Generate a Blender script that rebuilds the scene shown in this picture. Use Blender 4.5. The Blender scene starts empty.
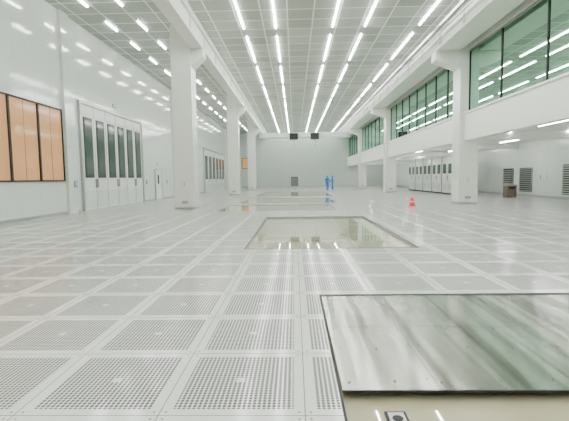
import bpy, math, random
from mathutils import Matrix, Vector
random.seed(4)
sc = bpy.context.scene
E_STRIP = 72.0

# ------------------------------------------------------------ materials
def new_mat(name):
    m = bpy.data.materials.new(name); m.use_nodes = True
    nt = m.node_tree
    return m, nt, nt.nodes['Principled BSDF']

def setp(b, **k):
    for a, v in k.items():
        n = {'base':'Base Color','rough':'Roughness','metal':'Metallic','spec':'Specular IOR Level',
             'coat':'Coat Weight','crough':'Coat Roughness','ior':'IOR'}[a]
        b.inputs[n].default_value = (*v, 1) if a == 'base' else v

class N:
    def __init__(s, nt): s.nt = nt
    def node(s, t): return s.nt.nodes.new(t)
    def m(s, op, a, b=None, c=None):
        n = s.node('ShaderNodeMath'); n.operation = op
        for i, v in enumerate((a, b, c)):
            if v is None: continue
            if isinstance(v, (int, float)): n.inputs[i].default_value = v
            else: s.nt.links.new(v, n.inputs[i])
        return n.outputs[0]
    def xyz(s):
        t = s.node('ShaderNodeTexCoord'); x = s.node('ShaderNodeSeparateXYZ')
        s.nt.links.new(t.outputs['Object'], x.inputs[0])
        s.co = t.outputs['Object']
        return x.outputs
    def frac(s, c, pitch, off):
        return s.m('FRACT', s.m('DIVIDE', s.m('SUBTRACT', c, off), pitch))
    def edge(s, c, pitch, off, w):   # 1 on seam lines of half width w
        f = s.frac(c, pitch, off)
        d = s.m('ABSOLUTE', s.m('SUBTRACT', f, 0.5))
        return s.m('GREATER_THAN', d, 0.5 - w / pitch)
    def inside(s, c, pitch, off, lo):
        f = s.frac(c, pitch, off)
        d = s.m('ABSOLUTE', s.m('SUBTRACT', f, 0.5))
        return s.m('LESS_THAN', d, 0.5 - lo)
    def mix(s, f, a, b):
        n = s.node('ShaderNodeMix'); n.data_type = 'RGBA'
        for i, v in ((0, f), (6, a), (7, b)):
            if isinstance(v, (int, float)): n.inputs[i].default_value = v
            elif isinstance(v, tuple): n.inputs[i].default_value = (*v, 1)
            else: s.nt.links.new(v, n.inputs[i])
        return n.outputs[2]
    def noise(s, scale, vec=None, sc3=None, detail=2):
        n = s.node('ShaderNodeTexNoise'); n.inputs['Scale'].default_value = scale
        n.inputs['Detail'].default_value = detail
        v = vec or s.co
        if sc3:
            mp = s.node('ShaderNodeMapping'); mp.inputs['Scale'].default_value = sc3
            s.nt.links.new(v, mp.inputs[0]); v = mp.outputs[0]
        s.nt.links.new(v, n.inputs['Vector'])
        return n.outputs['Fac']
    def bump(s, h, strength, dist, bsdf):
        n = s.node('ShaderNodeBump'); n.inputs['Strength'].default_value = strength
        n.inputs['Distance'].default_value = dist
        s.nt.links.new(h, n.inputs['Height']); s.nt.links.new(n.outputs[0], bsdf.inputs['Normal'])

def plain(name, base, rough=0.5, metal=0.0, var=0.04, **k):
    m, nt, b = new_mat(name); setp(b, base=base, rough=rough, metal=metal, **k)
    n = N(nt); n.xyz()
    f = n.noise(3.0)
    c = n.mix(f, tuple(v*(1-var) for v in base), tuple(min(1, v*(1+var)) for v in base))
    nt.links.new(c, b.inputs['Base Color'])
    return m

PX, PY, OX, OY = 0.94, 0.94, 0.05, 3.46
# perforated raised floor
mat_floor, nt, b = new_mat('perforated_floor_panel')
n = N(nt); X, Y, Z = n.xyz()
seam = n.m('MAXIMUM', n.edge(X, PX, OX, 0.004), n.edge(Y, PY, OY, 0.004))
marg = 0.08
ins = n.m('MULTIPLY', n.inside(X, PX, OX, marg), n.inside(Y, PY, OY, marg))
K = 24
hp = PX * (1 - 2*marg) / K
hx = n.frac(X, hp, OX + marg*PX); hy = n.frac(Y, hp, OY + marg*PY)
ax = n.m('POWER', n.m('DIVIDE', n.m('ABSOLUTE', n.m('SUBTRACT', hx, .5)), .34), 3.0)
ay = n.m('POWER', n.m('DIVIDE', n.m('ABSOLUTE', n.m('SUBTRACT', hy, .5)), .42), 3.0)
hole = n.m('LESS_THAN', n.m('ADD', ax, ay), 1.0)
fx = n.m('ABSOLUTE', n.m('SUBTRACT', n.frac(X, PX, OX), .5)); fy = n.m('ABSOLUTE', n.m('SUBTRACT', n.frac(Y, PY, OY), .5))
pad = n.m('MULTIPLY', n.m('LESS_THAN', fx, .035), n.m('LESS_THAN', fy, .035))
hole = n.m('MULTIPLY', n.m('MULTIPLY', hole, ins), n.m('SUBTRACT', 1.0, pad))
sx = n.m('ABSOLUTE', n.m('SUBTRACT', fx, .46)); sy = n.m('ABSOLUTE', n.m('SUBTRACT', fy, .46))
scr = n.m('LESS_THAN', n.m('SQRT', n.m('ADD', n.m('POWER', sx, 2.0), n.m('POWER', sy, 2.0))), .010)
wn = n.node('ShaderNodeTexWhiteNoise'); wn.noise_dimensions = '2D'
cb = n.node('ShaderNodeCombineXYZ')
nt.links.new(n.m('FLOOR', n.m('DIVIDE', n.m('SUBTRACT', X, OX), PX)), cb.inputs[0])
nt.links.new(n.m('FLOOR', n.m('DIVIDE', n.m('SUBTRACT', Y, OY), PY)), cb.inputs[1])
nt.links.new(cb.outputs[0], wn.inputs['Vector'])
basec = n.mix(wn.outputs['Value'], (.85, .84, .80), (.91, .90, .865))
c = n.mix(hole, basec, (.045, .045, .04))
c = n.mix(seam, c, (.30, .30, .28)); c = n.mix(scr, c, (.30, .30, .28))
nt.links.new(c, b.inputs['Base Color'])
nt.links.new(n.m('ADD', n.m('MULTIPLY', hole, .25), .13), b.inputs['Roughness'])
h = n.m('SUBTRACT', 1.0, n.m('MAXIMUM', hole, seam))
n.bump(h, .10, .003, b)
setp(b, spec=.75)

# ceiling panels
mat_ceil, nt, b = new_mat('ceiling_filter_panels')
n = N(nt); X, Y, Z = n.xyz()
g = n.m('MAXIMUM', n.edge(X, 1.22, -.25, .035), n.edge(Y, 1.22, 0, .035))
wn = n.node('ShaderNodeTexWhiteNoise'); wn.noise_dimensions = '2D'; cb = n.node('ShaderNodeCombineXYZ')
nt.links.new(n.m('FLOOR', n.m('DIVIDE', n.m('SUBTRACT', X, -.25), 1.22)), cb.inputs[0])
nt.links.new(n.m('FLOOR', n.m('DIVIDE', Y, 1.22)), cb.inputs[1]); nt.links.new(cb.outputs[0], wn.inputs['Vector'])
c = n.mix(wn.outputs['Value'], (.28, .31, .28), (.44, .47, .435))
c = n.mix(g, c, (.86, .88, .84)); nt.links.new(c, b.inputs['Base Color'])
setp(b, rough=.3)

def wall_mat(name, axis, base, pitch=1.2, rough=.16, hp=3.05, spec=.5):
    m, nt, b = new_mat(name); n = N(nt); X, Y, Z = n.xyz()
    a = X if axis == 'x' else Y
    g = n.m('MAXIMUM', n.edge(a, pitch, 0.1, .006), n.edge(Z, hp, 0.0, .006))
    c = n.mix(n.noise(.4), tuple(v*.97 for v in base), base)
    c = n.mix(g, c, tuple(v*.66 for v in base)); nt.links.new(c, b.inputs['Base Color'])
    setp(b, rough=rough, spec=spec)
    return m
WC = (.63, .68, .635)
mat_wl = wall_mat('wall_panel_left', 'y', WC, 1.2, .10, 3.05, .75)
mat_wr = wall_mat('wall_panel_right', 'y', (.66, .705, .665), 1.2, .2)
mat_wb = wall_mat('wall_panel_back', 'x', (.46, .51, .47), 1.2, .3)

mat_col = plain('column_paint', (.69, .71, .655), .25, var=.015)
mat_beam = plain('beam_paint', (.72, .745, .695), .3, var=.015)
mat_slab = plain('mezzanine_paint', (.77, .795, .75), .3, var=.015)
mat_white = plain('white_enamel', (.68, .71, .67), .25)
mat_trim = plain('aluminium_trim', (.42, .44, .42), .3, .6)
mat_dark = plain('dark_frame', (.018, .018, .018), .45, spec=.3)
mat_grey = plain('grey_metal', (.33, .34, .33), .4, .3)
mat_lip = plain('light_edge_trim', (.38, .37, .31), .4)
mat_joint = plain('joint_gasket', (.16, .17, .16), .6)
mat_red = plain('red_plastic', (.80, .03, .07), .35)
mat_brown = plain('bin_brown', (.13, .09, .07), .4)
mat_green = plain('exit_green', (.05, .45, .20), .4)
mat_epoxy = plain('beige_epoxy', (.57, .51, .345), .03, var=.08, spec=1.0, coat=.5, crough=.02)
mat_blue = plain('cleanroom_suit_blue', (.02, .17, .50), .7)
mat_skin = plain('skin', (.62, .40, .29), .5)
mat_hair = plain('dark_eye', (.02, .02, .02), .4)
mat_shoe = plain('white_boot', (.6, .65, .7), .5)

# brushed steel: anisotropic, rougher along Y so reflections stretch lengthwise
mat_steel, nt, b = new_mat('brushed_steel_sheet'); n = N(nt); X, Y, Z = n.xyz()
f = n.noise(1.0, sc3=(7.0, .30, 1), detail=6)  # light and dark streaks: reflections of the hall painted into the base colour
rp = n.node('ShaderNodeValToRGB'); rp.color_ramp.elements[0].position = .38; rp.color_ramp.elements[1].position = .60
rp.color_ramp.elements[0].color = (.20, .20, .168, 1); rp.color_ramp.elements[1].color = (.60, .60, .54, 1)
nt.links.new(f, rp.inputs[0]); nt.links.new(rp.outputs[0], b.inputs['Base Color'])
setp(b, metal=.97, rough=.17)
b.inputs['Anisotropic'].default_value = .93
tg = n.node('ShaderNodeCombineXYZ'); tg.inputs[1].default_value = 1.0
nt.links.new(tg.outputs[0], b.inputs['Tangent'])

# glass
mat_glass, nt, b = new_mat('green_tinted_glass'); nt.nodes.remove(b)
out = nt.nodes['Material Output']
tr = nt.nodes.new('ShaderNodeBsdfTransparent'); tr.inputs[0].default_value = (.14, .28, .20, 1)
gl = nt.nodes.new('ShaderNodeBsdfGlossy'); gl.inputs['Roughness'].default_value = .015; gl.inputs[0].default_value = (.42, .66, .53, 1)
lw = nt.nodes.new('ShaderNodeFresnel'); lw.inputs[0].default_value = 2.1
mx = nt.nodes.new('ShaderNodeMixShader')
nt.links.new(lw.outputs[0], mx.inputs[0]); nt.links.new(tr.outputs[0], mx.inputs[1]); nt.links.new(gl.outputs[0], mx.inputs[2])
nt.links.new(mx.outputs[0], out.inputs[0])

def glazed(name, base, emis=None, es=0):
    m, nt, b = new_mat(name); setp(b, base=base, rough=.08, spec=.3)
    n = N(nt); n.xyz(); f = n.noise(.6)
    c = n.mix(f, tuple(v*.85 for v in base), base); nt.links.new(c, b.inputs['Base Color'])
    if emis:
        c2 = n.mix(f, tuple(v*.85 for v in emis), emis)
        nt.links.new(c2, b.inputs['Emission Color']); b.inputs['Emission Strength'].default_value = es
    return m
mat_orange = glazed('amber_lit_window', (.48, .25, .11), (1.0, .50, .23), .36)
mat_dglass = glazed('door_glazing', (.06, .085, .072))

mat_light, nt, b = new_mat('led_strip'); setp(b, base=(.9, .9, .9))
b.inputs['Emission Color'].default_value = (.97, 1.0, .965, 1); b.inputs['Emission Strength'].default_value = E_STRIP

# ------------------------------------------------------------ mesh builder
class MB:
    def __init__(s): s.v = []; s.f = []; s.mi = []; s.mats = []
    def mid(s, m):
        if m not in s.mats: s.mats.append(m)
        return s.mats.index(m)
    def box(s, x0, x1, y0, y1, z0, z1, m):
        i = len(s.v)
        s.v += [(x0,y0,z0),(x1,y0,z0),(x1,y1,z0),(x0,y1,z0),(x0,y0,z1),(x1,y0,z1),(x1,y1,z1),(x0,y1,z1)]
        for q in ((0,3,2,1),(4,5,6,7),(0,1,5,4),(1,2,6,5),(2,3,7,6),(3,0,4,7)):
            s.f.append(tuple(i+k for k in q)); s.mi.append(s.mid(m))
    def quad(s, pts, m):
        i = len(s.v); s.v += pts; s.f.append(tuple(range(i, i+len(pts)))); s.mi.append(s.mid(m))
    def prism(s, prof, y0, y1, m):   # prof in xz
        i = len(s.v); k = len(prof)
        s.v += [(x, y0, z) for x, z in prof] + [(x, y1, z) for x, z in prof]
        s.f.append(tuple(i+j for j in range(k))); s.f.append(tuple(i+k+j for j in reversed(range(k)))); s.mi += [s.mid(m)]*2
        for j in range(k):
            s.f.append((i+j, i+k+j, i+k+(j+1) % k, i+(j+1) % k)); s.mi.append(s.mid(m))
    def lathe(s, cx, cy, prof, m, seg=24):
        i = len(s.v)
        for r, z in prof:
            for a in range(seg):
                t = 2*math.pi*a/seg; s.v.append((cx+r*math.cos(t), cy+r*math.sin(t), z))
        for j in range(len(prof)-1):
            for a in range(seg):
                s.f.append((i+j*seg+a, i+j*seg+(a+1)%seg, i+(j+1)*seg+(a+1)%seg, i+(j+1)*seg+a)); s.mi.append(s.mid(m))
        s.f.append(tuple(i+a for a in reversed(range(seg)))); s.mi.append(s.mid(m))
        j = len(prof)-1
        s.f.append(tuple(i+j*seg+a for a in range(seg))); s.mi.append(s.mid(m))
    def build(s, name, bevel=0):
        me = bpy.data.meshes.new(name); me.from_pydata(s.v, [], s.f)
        for m in s.mats: me.materials.append(m)
        me.polygons.foreach_set('material_index', s.mi); me.update()
        o = bpy.data.objects.new(name, me); sc.collection.objects.link(o)
        if bevel:
            bv = o.modifiers.new('bevel', 'BEVEL'); bv.width = bevel; bv.segments = 2; bv.limit_method = 'ANGLE'
        return o

XL, XR, YF, YB, ZC = -10.5, 16.5, -9.0, 70.5, 9.15

# ------------------------------------------------------------ floor with openings
openings = [(.31, 4.05, 1.9, 5.23, -.08), (-1.07, 2.6, 8.77, 16.0, -.05), (-3.7, 2.0, 19.2, 23.6, -.02), (-3.5, 2.6, 25.0, 31.5, -.02),
            (-3.3, 3.2, 34, 46, -.02)]
def floor_obj():
    mb = MB()
    xs = sorted({XL, XR} | {o[0] for o in openings} | {o[1] for o in openings})
    ys = sorted({YF, YB} | {o[2] for o in openings} | {o[3] for o in openings})
    for i in range(len(xs)-1):
        for j in range(len(ys)-1):
            cx, cy = (xs[i]+xs[i+1])/2, (ys[j]+ys[j+1])/2
            if any(o[0] < cx < o[1] and o[2] < cy < o[3] for o in openings): continue
            mb.quad([(xs[i],ys[j],0),(xs[i+1],ys[j],0),(xs[i+1],ys[j+1],0),(xs[i],ys[j+1],0)], mat_floor)
    for (a, b_, c_, d, z) in openings:   # recess sides
        mb.quad([(a,c_,0),(a,d,0),(a,d,z),(a,c_,z)], mat_grey); mb.quad([(b_,d,0),(b_,c_,0),(b_,c_,z),(b_,d,z)], mat_grey)
        mb.quad([(a,d,0),(b_,d,0),(b_,d,z),(a,d,z)], mat_grey); mb.quad([(b_,c_,0),(a,c_,0),(a,c_,z),(b_,c_,z)], mat_grey)
        mb.quad([(a,c_,z),(b_,c_,z),(b_,d,z),(a,d,z)], mat_epoxy)
    return mb.build('floor')
floor_obj()
for i, (a, b_, c_, d, z) in enumerate(openings):
    mb = MB(); w = .018 if i == 0 else .028; t = .003; mt = mat_dark if i < 2 else mat_lip
    mb.box(a-w, a, c_-w, d+w, 0, t, mt); mb.box(b_, b_+w, c_-w, d+w, 0, t, mt)
    mb.box(a, b_, c_-w, c_, 0, t, mt); mb.box(a, b_, d, d+w, 0, t, mt)
    mb.build('trim_floor_opening')
mb = MB()
for (a, b_, c_, d, z) in openings[1:]:
    k = 3
    for i in range(1, k):
        x = a + (b_-a)*i/k; mb.box(x-.006, x+.006, c_, d, z, z+.002, mat_lip)
    for i in range(1, 3):
        y = c_ + (d-c_)*i/3; mb.box(a, b_, y-.01, y+.01, z, z+.002, mat_lip)
mb.build('epoxy_slab_joints')

# steel cover sheets in near opening
mb = MB()
zp = -.008
yn = 2.84
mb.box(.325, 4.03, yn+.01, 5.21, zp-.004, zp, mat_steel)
mb.box(.325, 4.03, yn, yn+.01, zp-.014, zp+.001, mat_dark)
for x in (1.02, 2.25, 3.4):
    mb.box(x-.0025, x+.0025, yn+.02, 5.2, zp, zp+.0012, mat_joint)
mb.box(.33, 4.03, 4.1, 4.106, zp, zp+.001, mat_joint)
for x in (.40, .72, .98, 1.06, 1.5, 1.9, 2.2, 2.3, 2.8, 3.3, 3.46):
    for y in (3.0, 3.6, 4.06, 4.6, 5.1):
        jx, jy = random.uniform(-.03, .03), random.uniform(-.05, .05)
        mb.lathe(x+jx, y+jy, [(.010, zp), (.010, zp+.003), (.006, zp+.004)], mat_joint, 10)
for x in (.345, 2.1, 4.0):   # support legs
    mb.box(x-.012, x+.012, 2.96, 3.0, -.079, zp-.005, mat_grey)
    mb.box(x-.012, x+.012, 5.1, 5.14, -.079, zp-.005, mat_grey)
mb.build('steel_cover_plate')

# floor outlet box
mb = MB()
x0, x1, y0, y1 = .58, .72, 2.46, 2.68
mb.box(x0, x1, y0, y1, -.0795, -.065, mat_dark); mb.box(x0+.018, x1-.018, y0+.03, y1-.018, -.065, -.061, mat_white)
mb.lathe((x0+x1)/2, (y0+y1)/2+.02, [(.035, -.061), (.035, -.057), (.02, -.055)], mat_dark, 16)
mb.build('floor_outlet_box')

# ------------------------------------------------------------ shell
mb = MB(); mb.box(XL, XR, YF, YB, ZC, ZC+.2, mat_ceil); mb.build('ceiling')
mb = MB(); mb.box(XL-.3, XL, YF, YB, -.2, ZC, mat_wl); mb.build('wall_left')
mb = MB(); mb.box(XR, XR+.3, YF, YB, -.2, ZC, mat_wr); mb.build('wall_right')
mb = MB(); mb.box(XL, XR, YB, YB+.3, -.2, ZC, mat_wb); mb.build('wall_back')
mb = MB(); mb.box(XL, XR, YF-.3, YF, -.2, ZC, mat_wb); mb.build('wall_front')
mb = MB(); mb.box(XL, XL+.03, YF, 20.05, 0, .12, mat_trim); mb.box(XL, XL+.03, 28.6, 47.9, 0, .12, mat_trim); mb.build('baseboard_left')
mb = MB(); mb.box(XR-.03, XR, YF, YB, 0, .12, mat_trim); mb.build('baseboard_right')
mb = MB(); mb.box(XL+.03, XR-.03, YB-.03, YB, 0, .12, mat_trim); mb.build('baseboard_back')
for y in (19.2, 36.2, 64.0):
    mb = MB(); mb.box(XL, XL+.14, y-.35, y+.35, 0, ZC, mat_wl); mb.build('trim_wall_pilaster')

# columns with corbels
def column(x0, x1, y, side):
    mb = MB()
    mb.box(x0, x1, y, y+1.0, 0, ZC, mat_col)
    mb.box(x0-.02, x1+.02, y-.02, y+1.02, 0, .10, mat_trim)
    if side < 0:   # corbel toward +x
        mb.prism([(x1, 7.1), (x1, 8.0), (x1+.6, 8.0), (x1+.6, 7.65)], y+.15, y+.85, mat_beam)
    else:
        mb.prism([(x0, 7.1), (x0-1.25, 7.55), (x0-1.25, 8.0), (x0, 8.0)], y+.15, y+.85, mat_beam)
    px = (x0+x1)/2
    mb.box(px-.07, px+.07, y-.03, y, 1.15, 1.4, mat_white); mb.box(px-.03, px+.03, y-.04, y-.03, 1.2, 1.35, mat_grey)
    mb.box(px-.16, px+.16, y-.02, y, .28, .42, mat_grey)
    mb.build('structural_column', .012)
for y in (4.0, 21.0, 38.2, 54.5): column(-6.1, -5.1, y, -1)
for y in (4.5, 22.3, 40.0, 56.5): column(8.7, 9.7, y, 1)

# crane runway beams
def runway(xa, xb, name='crane_runway_beam'):
    mb = MB()
    mb.box(xa, xb, YF, YB, 8.0, 8.12, mat_beam)
    mb.box(xa+.12, xb-.12, YF, YB, 8.12, 8.85, mat_beam)
    mb.box(xa, xb, YF, YB, 8.85, ZC-.01, mat_beam)
    for y in range(-8, 70, 3): mb.box(xa+.04, xb-.04, y, y+.03, 8.12, 8.85, mat_beam)
    mb.build(name)
runway(-5.09, -4.5); runway(7.45, 8.69)
# cable tray along right beam
mb = MB()
ct0, ct1 = YF+.2, YB-.2
for x in (6.95, 7.3): mb.box(x-.02, x+.02, ct0, ct1, 8.55, 8.68, mat_trim)
for y in range(-8, 70):
    mb.box(6.95, 7.3, y, y+.05, 8.56, 8.58, mat_trim)
    if y % 3 == 0: mb.box(6.93, 6.95, y, y+.04, 8.55, ZC-.005, mat_trim)
mb.box(7.02, 7.10, ct0, ct1, 8.58, 8.64, mat_grey); mb.box(7.14, 7.20, ct0, ct1, 8.58, 8.63, mat_white)
mb.build('cable_tray')

# overhead travelling crane
mb = MB()
mb.box(-4.95, 8.0, 60.0, 60.45, 7.3, 7.99, mat_white); mb.box(-4.95, 8.0, 61.5, 61.95, 7.3, 7.99, mat_white)
mb.box(-4.95, -4.5, 59.4, 62.6, 7.55, 7.99, mat_white); mb.box(7.5, 8.0, 59.4, 62.6, 7.55, 7.99, mat_white)
for x in (-.1, 2.9):
    mb.box(x-.55, x+.65, 59.6, 59.99, 6.95, 7.85, mat_dark)
    mb.box(x-.2, x+.2, 59.7, 59.9, 6.75, 6.95, mat_grey); mb.lathe(x+.1, 59.8, [(.03, 6.3), (.03, 6.75)], mat_dark, 8)
    mb.lathe(x+.1, 59.8, [(.02, 6.1), (.12, 6.16), (.12, 6.28), (.04, 6.34)], mat_grey, 12)
mb.build('overhead_crane', .01)

# mezzanine
mb = MB()
mb.box(8.95, 9.35, YF, YB, 3.35, 4.80, mat_slab)
mb.box(9.35, XR, YF, YB, 3.78, 4.0, mat_slab)
mb.box(8.88, 8.95, YF, YB, 4.72, 4.80, mat_slab)
for y in (4.5, 13.4, 22.3, 31, 40.0, 48, 56.5, 64): mb.box(9.35, XR, y+.2, y+.8, 3.4, 3.78, mat_slab)
mb.build('mezzanine_slab')
bays = [(-8, 4.48), (5.52, 22.28), (23.32, 39.98), (41.02, 56.48), (57.52, 70.4)]
for (a, b_) in bays:
    mb = MB()
    k = max(1, round((b_-a)/ (3.4 if a < 20 else 2.2))); w = (b_-a)/k
    mb.box(9.14, 9.22, a, b_, 4.80, 4.9, mat_grey); mb.box(9.14, 9.22, a, b_, 7.9, 8.0, mat_grey)
    for i in range(k+1):
        y = a + i*w; mb.box(9.14, 9.22, max(a, y-.03), min(b_, y+.03), 4.9, 7.9, mat_dark)
    mb.quad([(9.18, a, 4.9), (9.18, b_, 4.9), (9.18, b_, 7.9), (9.18, a, 7.9)], mat_glass)
    mb.box(9.1, 9.3, a, b_, 8.0, ZC-.005, mat_slab)
    mb.build('mezzanine_window')
mb = MB()
for y in (10, 27, 45, 60):
    mb.box(XR-.08, XR-.005, y, y+1.1, 4.02, 6.2, mat_grey); mb.box(XR-.1, XR-.08, y+.08, y+1.02, 4.1, 6.1, mat_white)
mb.build('door_mezzanine')

# ------------------------------------------------------------ lights
mb = MB()
y = -7.5
while y < 68:
    for x in (-2.49, -.86, 2.02, 3.66, 6.4):
        mb.box(x-.03, x+.03, y, y+4.9, ZC-.05, ZC-.001, mat_light)
    y += 6.1
mb.build('ceiling_strip_lights')
mb = MB()
y = -7.0
while y < 68:
    for i, x in enumerate((-9.0, -7.45)): mb.box(x-.028, x+.028, y, y+1.25, ZC-.05, ZC-.001, mat_light)
    y += 3.05
mb.build('aisle_strip_lights')
mb = MB()
y = -7.0
while y < 68:
    mb.box(11.4, 11.46, y, y+2.4, 3.74, 3.779, mat_light); mb.box(14.4, 14.46, y, y+2.4, 3.74, 3.779, mat_light)
    y += 4.9
mb.build('undercroft_strip_lights')
mb = MB()
y = -7.0
while y < 68:
    mb.box(11.2, 11.26, y, y+2.4, ZC-.05, ZC-.001, mat_light); mb.box(13.9, 13.96, y, y+2.4, ZC-.05, ZC-.001, mat_light)
    y += 4.9
mb.build('mezzanine_strip_lights')

# ------------------------------------------------------------ left wall: amber window, doors
mb = MB()
xa = XL+.003; ya, yb, z0, z1 = 11.6, 18.7, 1.5, 4.72
mb.box(xa, xa+.09, ya, yb, z1-.06, z1, mat_dark); mb.box(xa, xa+.09, ya, yb, z0, z0+.06, mat_dark)
mb.box(xa, xa+.03, ya, yb, z0, z1, mat_orange)
for i in range(5):
    y = ya + (yb-ya)*i/4; mb.box(xa, xa+.09, max(ya, y-.05), min(yb, y+.05), z0, z1, mat_dark)
for i in range(4):
    y = ya + (yb-ya)*(i+.5)/4
    mb.box(xa+.03, xa+.04, y-.006, y+.006, z0+.07, z1-.07, mat_brown)
mb.build('window_1')

def door_bank(name, y0, y1, k, ztop, zg0, zg1):
    mb = MB(); x = XL+.003
    mb.box(x, x+.12, y0, y0+.14, 0, ztop+.14, mat_trim); mb.box(x, x+.12, y1-.14, y1, 0, ztop+.14, mat_trim)
    mb.box(x, x+.12, y0+.14, y1-.14, ztop, ztop+.14, mat_trim)
    w = (y1-y0-.28)/k
    for i in range(k):
        a = y0+.14+i*w+.012; b_ = a+w-.024
        mb.box(x, x+.06, a, b_, .01, ztop-.01, mat_white)
        m = (a+b_)/2; g = w*.27
        mb.box(x+.06, x+.085, m-g-.09, m+g+.09, zg0-.09, zg1+.09, mat_dark)
        mb.box(x+.085, x+.095, m-g, m+g, zg0, zg1, mat_dglass)
        mb.box(x+.06, x+.07, a+.08, b_-.08, .12, 1.0, mat_wl)
        s = b_-.08 if i % 2 == 0 else a+.08
        mb.box(x+.06, x+.13, s-.02, s+.02, 1.15, 1.6, mat_grey)
        mb.box(x+.06, x+.08, a, b_, ztop-.5, ztop-.47, mat_trim)
        if i: mb.box(x, x+.065, a-.03, a-.002, .01, ztop-.01, mat_joint)
    mb.build(name)
door_bank('door_1', 20.2, 28.5, 6, 5.3, 1.75, 4.6)
door_bank('door_2', 48.0, 62.0, 6, 5.0, 1.6, 4.2)
def small_door(name, y0, y1):
    mb = MB(); x = XL+.003
    mb.box(x, x+.08, y0, y0+.07, 0, 2.3, mat_trim); mb.box(x, x+.08, y1-.07, y1, 0, 2.3, mat_trim); mb.box(x, x+.08, y0, y1, 2.23, 2.3, mat_trim)
    mb.box(x, x+.05, y0+.08, y1-.08, .01, 2.22, mat_white)
    mb.box(x+.05, x+.06, y0+.5, y0+.85, 1.2, 1.9, mat_dglass)
    mb.box(x+.05, x+.10, y1-.25, y1-.15, .95, 1.15, mat_grey)
    mb.build(name)
small_door('door_3', 31.0, 32.6); small_door('door_4', 42.0, 43.4)
for (y, z) in ((31.8, 2.6), (42.7, 2.6), (24.4, 5.75)):
    mb = MB(); mb.box(XL, XL+.05, y-.22, y+.22, z, z+.2, mat_green); mb.box(XL+.05, XL+.055, y-.15, y+.1, z+.05, z+.15, mat_white); mb.build('exit_sign')
for y in (19.4, 29.3, 34.0):
    mb = MB(); o = .14 if y < 19.6 else 0
    mb.box(XL+o, XL+o+.06, y-.1, y+.1, 1.2, 1.5, mat_grey); mb.box(XL+o+.06, XL+o+.07, y-.05, y+.05, 1.3, 1.42, mat_white); mb.build('wall_control_panel')

# back wall
mb = MB()
mb.box(-8.9, -7.4, YB-.06, YB-.001, 3.2, 5.0, mat_dark); mb.box(-8.82, -7.48, YB-.07, YB-.06, 3.28, 4.92, mat_orange)
mb.build('window_2')
def grille_b(x0, x1, z0, z1):
    mb = MB(); mb.box(x0, x1, YB-.04, YB-.001, z0, z1, mat_dark)
    k = int((z1-z0)/.12)
    for i in range(k): mb.box(x0+.05, x1-.05, YB-.07, YB-.04, z0+.05+i*.12, z0+.1+i*.12, mat_trim)
    mb.build('air_return_grille')
grille_b(-.6, .6, .15, 1.7)

def grille_r(y0, y1, z0, z1):
    mb = MB(); mb.box(XR-.035, XR-.001, y0, y1, z0, z1, mat_dark)
    mb.box(XR-.06, XR-.035, y0, y0+.06, z0, z1, mat_grey); mb.box(XR-.06, XR-.035, y1-.06, y1, z0, z1, mat_grey)
    k = int((z1-z0)/.14)
    for i in range(k): mb.box(XR-.065, XR-.035, y0+.06, y1-.06, z0+.04+i*.14, z0+.11+i*.14, mat_trim)
    mb.build('air_return_grille')
grille_r(24.0, 26.0, .25, 2.1); grille_r(29.3, 30.9, .3, 2.0); grille_r(31.8, 33.3, .8, 2.0); grille_r(46.5, 48.5, .3, 2.2); grille_r(55, 57, .3, 2.2)
small = MB()
for y in (27.6, 28.3): small.box(XR-.06, XR-.001, y, y+.25, 1.2, 1.5, mat_white)
small.build('wall_socket_panel')

# tall equipment cabinets
for i in range(5):
    y0 = 33.4 + i*2.6; y1 = y0+2.5; x0 = 12.6; x1 = 13.7; zt = 3.3
    mb = MB()
    mb.box(x0, x1, y0, y1, .1, zt, mat_trim); mb.box(x0+.04, x1-.04, y0+.03, y1-.03, 0, .1, mat_dark)
    ym = (y0+y1)/2
    for (a, b_) in ((y0+.08, ym-.04), (ym+.04, y1-.08)):
        mb.box(x0-.03, x0, a, b_, .16, zt-.3, mat_white)
        mb.box(x0-.04, x0-.03, a+.2, b_-.2, 1.7, 2.5, mat_dglass)
        for j in range(5): mb.box(x0-.04, x0-.03, a+.2, b_-.2, .4+j*.09, .44+j*.09, mat_grey)
    mb.box(x0-.07, x0-.03, ym-.08, ym-.05, 1.2, 1.5, mat_dark)
    mb.box(x0-.02, x0+.0, y0-.05, y0+.05, .1, zt, mat_joint)
    mb.box(x0-.015, x0+.0, y0, y1, zt-.28, zt-.2, mat_grey)
    for j in range(7): mb.box(x0+.15, x1-.15, y0-.015, y0, .5+j*.12, .55+j*.12, mat_grey)
    mb.build('equipment_cabinet', .012)

# waste bin
mb = MB()
bx, by = 14.1, 27.6
mb.box(bx-.3, bx+.3, by-.28, by+.28, .06, .80, mat_brown); mb.box(bx-.33, bx+.33, by-.31, by+.31, .80, .88, mat_grey)
mb.box(bx-.18, bx+.18, by-.29, by-.28, .6, .74, mat_dark); mb.box(bx-.2, bx+.2, by-.2, by+.2, .88, .94, mat_grey)
for dx in (-.24, .24):
    for dy in (-.22, .22): mb.lathe(bx+dx, by+dy, [(.03, 0), (.03, .06)], mat_dark, 10)
mb.build('waste_bin', .015)

# red cone
mb = MB(); cx, cy = 5.95, 21.2
mb.box(cx-.17, cx+.17, cy-.17, cy+.17, 0, .035, mat_red)
mb.lathe(cx, cy, [(.15, .035), (.14, .06), (.12, .20)], mat_red)
mb.lathe(cx, cy, [(.121, .20), (.11, .24)], mat_white)
mb.lathe(cx, cy, [(.109, .24), (.06, .42), (.04, .44)], mat_red)
mb.build('traffic_cone')

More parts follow.
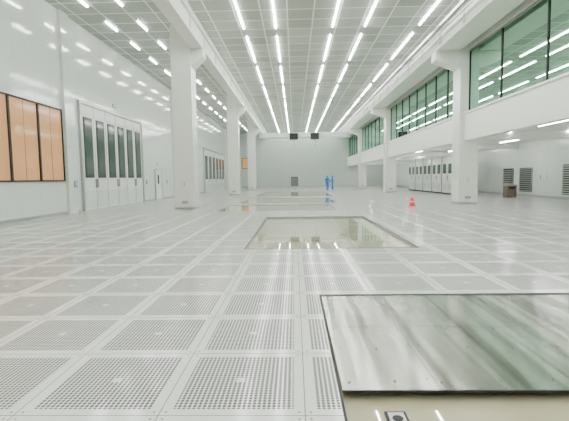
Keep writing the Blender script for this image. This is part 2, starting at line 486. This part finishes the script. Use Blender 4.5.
# ------------------------------------------------------------ people
def skin_obj(name, pts, edges, rad, mat, root=0, sub=2):
    me = bpy.data.meshes.new(name); me.from_pydata(pts, edges, []); me.update()
    o = bpy.data.objects.new(name, me); sc.collection.objects.link(o)
    sk = o.modifiers.new('skin', 'SKIN'); sk.use_smooth_shade = True
    for i, r in enumerate(rad):
        me.skin_vertices[0].data[i].radius = r if isinstance(r, tuple) else (r, r)
        me.skin_vertices[0].data[i].use_root = (i == root)
    ss = o.modifiers.new('sub', 'SUBSURF'); ss.levels = sub; ss.render_levels = sub
    me.materials.append(mat); return o
def ball(name, loc, s, mat, seg=20):
    import bmesh
    bm = bmesh.new(); bmesh.ops.create_uvsphere(bm, u_segments=seg, v_segments=seg//2+2, radius=1)
    me = bpy.data.meshes.new(name); 
    for v in bm.verts:
        v.co = Vector((v.co.x*s[0], v.co.y*s[1], v.co.z*s[2])) + Vector(loc)
    for f in bm.faces: f.smooth = True
    bm.to_mesh(me); bm.free(); me.materials.append(mat)
    o = bpy.data.objects.new(name, me); sc.collection.objects.link(o); return o
def person(loc, rz, stride=.0, bend=.0, armf=0.0):
    root = bpy.data.objects.new('person', None); sc.collection.objects.link(root)
    parts = []
    V = [(0,0,.93),(0,.01,1.08),(0,.0,1.25),(0,.0,1.38),(0,.0,1.47),(0,-.01,1.53)]
    R = [(.15,.12),(.14,.11),(.165,.12),(.15,.10),(.07,.07),(.062,.065)]
    E = [(0,1),(1,2),(2,3),(3,4),(4,5)]
    hands = []
    for s in (-1, 1):
        i = len(V); st = stride*s
        V += [(s*.10,0,.86),(s*.11,-.03-st*.5,.48),(s*.115,.03-st,.11)]; R += [(.10,.11),.075,.055]
        V += [(s*.12,-.05-st,.055),(s*.13,-.15-st,.045)]; R += [(.055,.05),(.045,.04)]
        E += [(0,i),(i,i+1),(i+1,i+2),(i+2,i+3),(i+3,i+4)]
        i = len(V); af = armf if s > 0 else 0
        el = (s*.255,.02-af*.15,1.12+af*.02); wr = (s*.265,-.07-af*.3,.87+af*.3)
        V += [(s*.185,0,1.385), el, wr]; R += [.068,.052,.038]; E += [(3,i),(i,i+1),(i+1,i+2)]
        hands.append((s, wr, el))
    parts.append(skin_obj('coverall', V, E, R, mat_blue))
    for s, wr, el in hands:
        d = (Vector(wr)-Vector(el)).normalized(); side = Vector((0,1,0)); side = (side - d*side.dot(d)).normalized()
        inn = Vector((-s,0,0))
        w = Vector(wr); P = [tuple(w), tuple(w+d*.05), tuple(w+d*.095)]
        parts.append(skin_obj('glove_palm', P, [(0,1),(1,2)], [(.026,.02),(.038,.016),(.036,.014)], mat_shoe))
        for k, L in enumerate((.075,.088,.082,.064)):
            o0 = w + d*.088 + side*((k-1.5)*-.02)
            q = [o0, o0+d*L*.45, o0+d*L*.75+inn*.012, o0+d*L*.95+inn*.03]
            parts.append(skin_obj('finger', [tuple(t) for t in q], [(0,1),(1,2),(2,3)], [.009,.009,.008,.007], mat_shoe, sub=1))
        o0 = w + d*.03 - side*.028
        q = [o0, o0+d*.03-side*.022, o0+d*.06-side*.025+inn*.012]
        parts.append(skin_obj('thumb', [tuple(t) for t in q], [(0,1),(1,2)], [.011,.010,.008], mat_shoe, sub=1))
    for s in (-1, 1):
        st = stride*s
        parts.append(ball('boot', (s*.125,-.075-st,.05), (.055,.14,.05), mat_shoe))
    parts.append(ball('hood', (0,.005,1.625), (.093,.112,.128), mat_blue))
    parts.append(ball('face', (0,-.03,1.615), (.072,.088,.103), mat_skin))
    parts.append(ball('nose', (0,-.12,1.605), (.012,.016,.02), mat_skin, 10))
    parts.append(ball('mouth', (0,-.108,1.565), (.024,.01,.006), mat_red, 10))
    for s in (-1, 1):
        parts.append(ball('eye', (s*.03,-.108,1.63), (.012,.008,.008), mat_hair, 10))
        parts.append(ball('ear', (s*.092,0,1.61), (.012,.025,.034), mat_blue, 10))
    for p in parts: p.parent = root
    root.location = loc; root.rotation_euler = (0, 0, rz)
person((3.72, 47.5, 0), 2.6, .10, 0, .3)
person((4.42, 48.6, 0), -1.9, -.10, 0, .8)

# ------------------------------------------------------------ world + camera
w = bpy.data.worlds.new('World'); sc.world = w; w.use_nodes = True
w.node_tree.nodes['Background'].inputs[0].default_value = (.8, .9, .85, 1); w.node_tree.nodes['Background'].inputs[1].default_value = .3
cam = bpy.data.cameras.new('camera'); co = bpy.data.objects.new('camera', cam); sc.collection.objects.link(co)
cam.sensor_width = 36; cam.lens = 415/569*36; cam.clip_end = 300; cam.clip_start = .05
M = Matrix.Translation((0, 0, 1.5)) @ Matrix.Rotation(math.radians(1.45), 4, 'Z') @ Matrix.Rotation(math.radians(90-4.45), 4, 'X') @ Matrix.Rotation(math.radians(-.8), 4, 'Z')
co.matrix_world = M
sc.camera = co
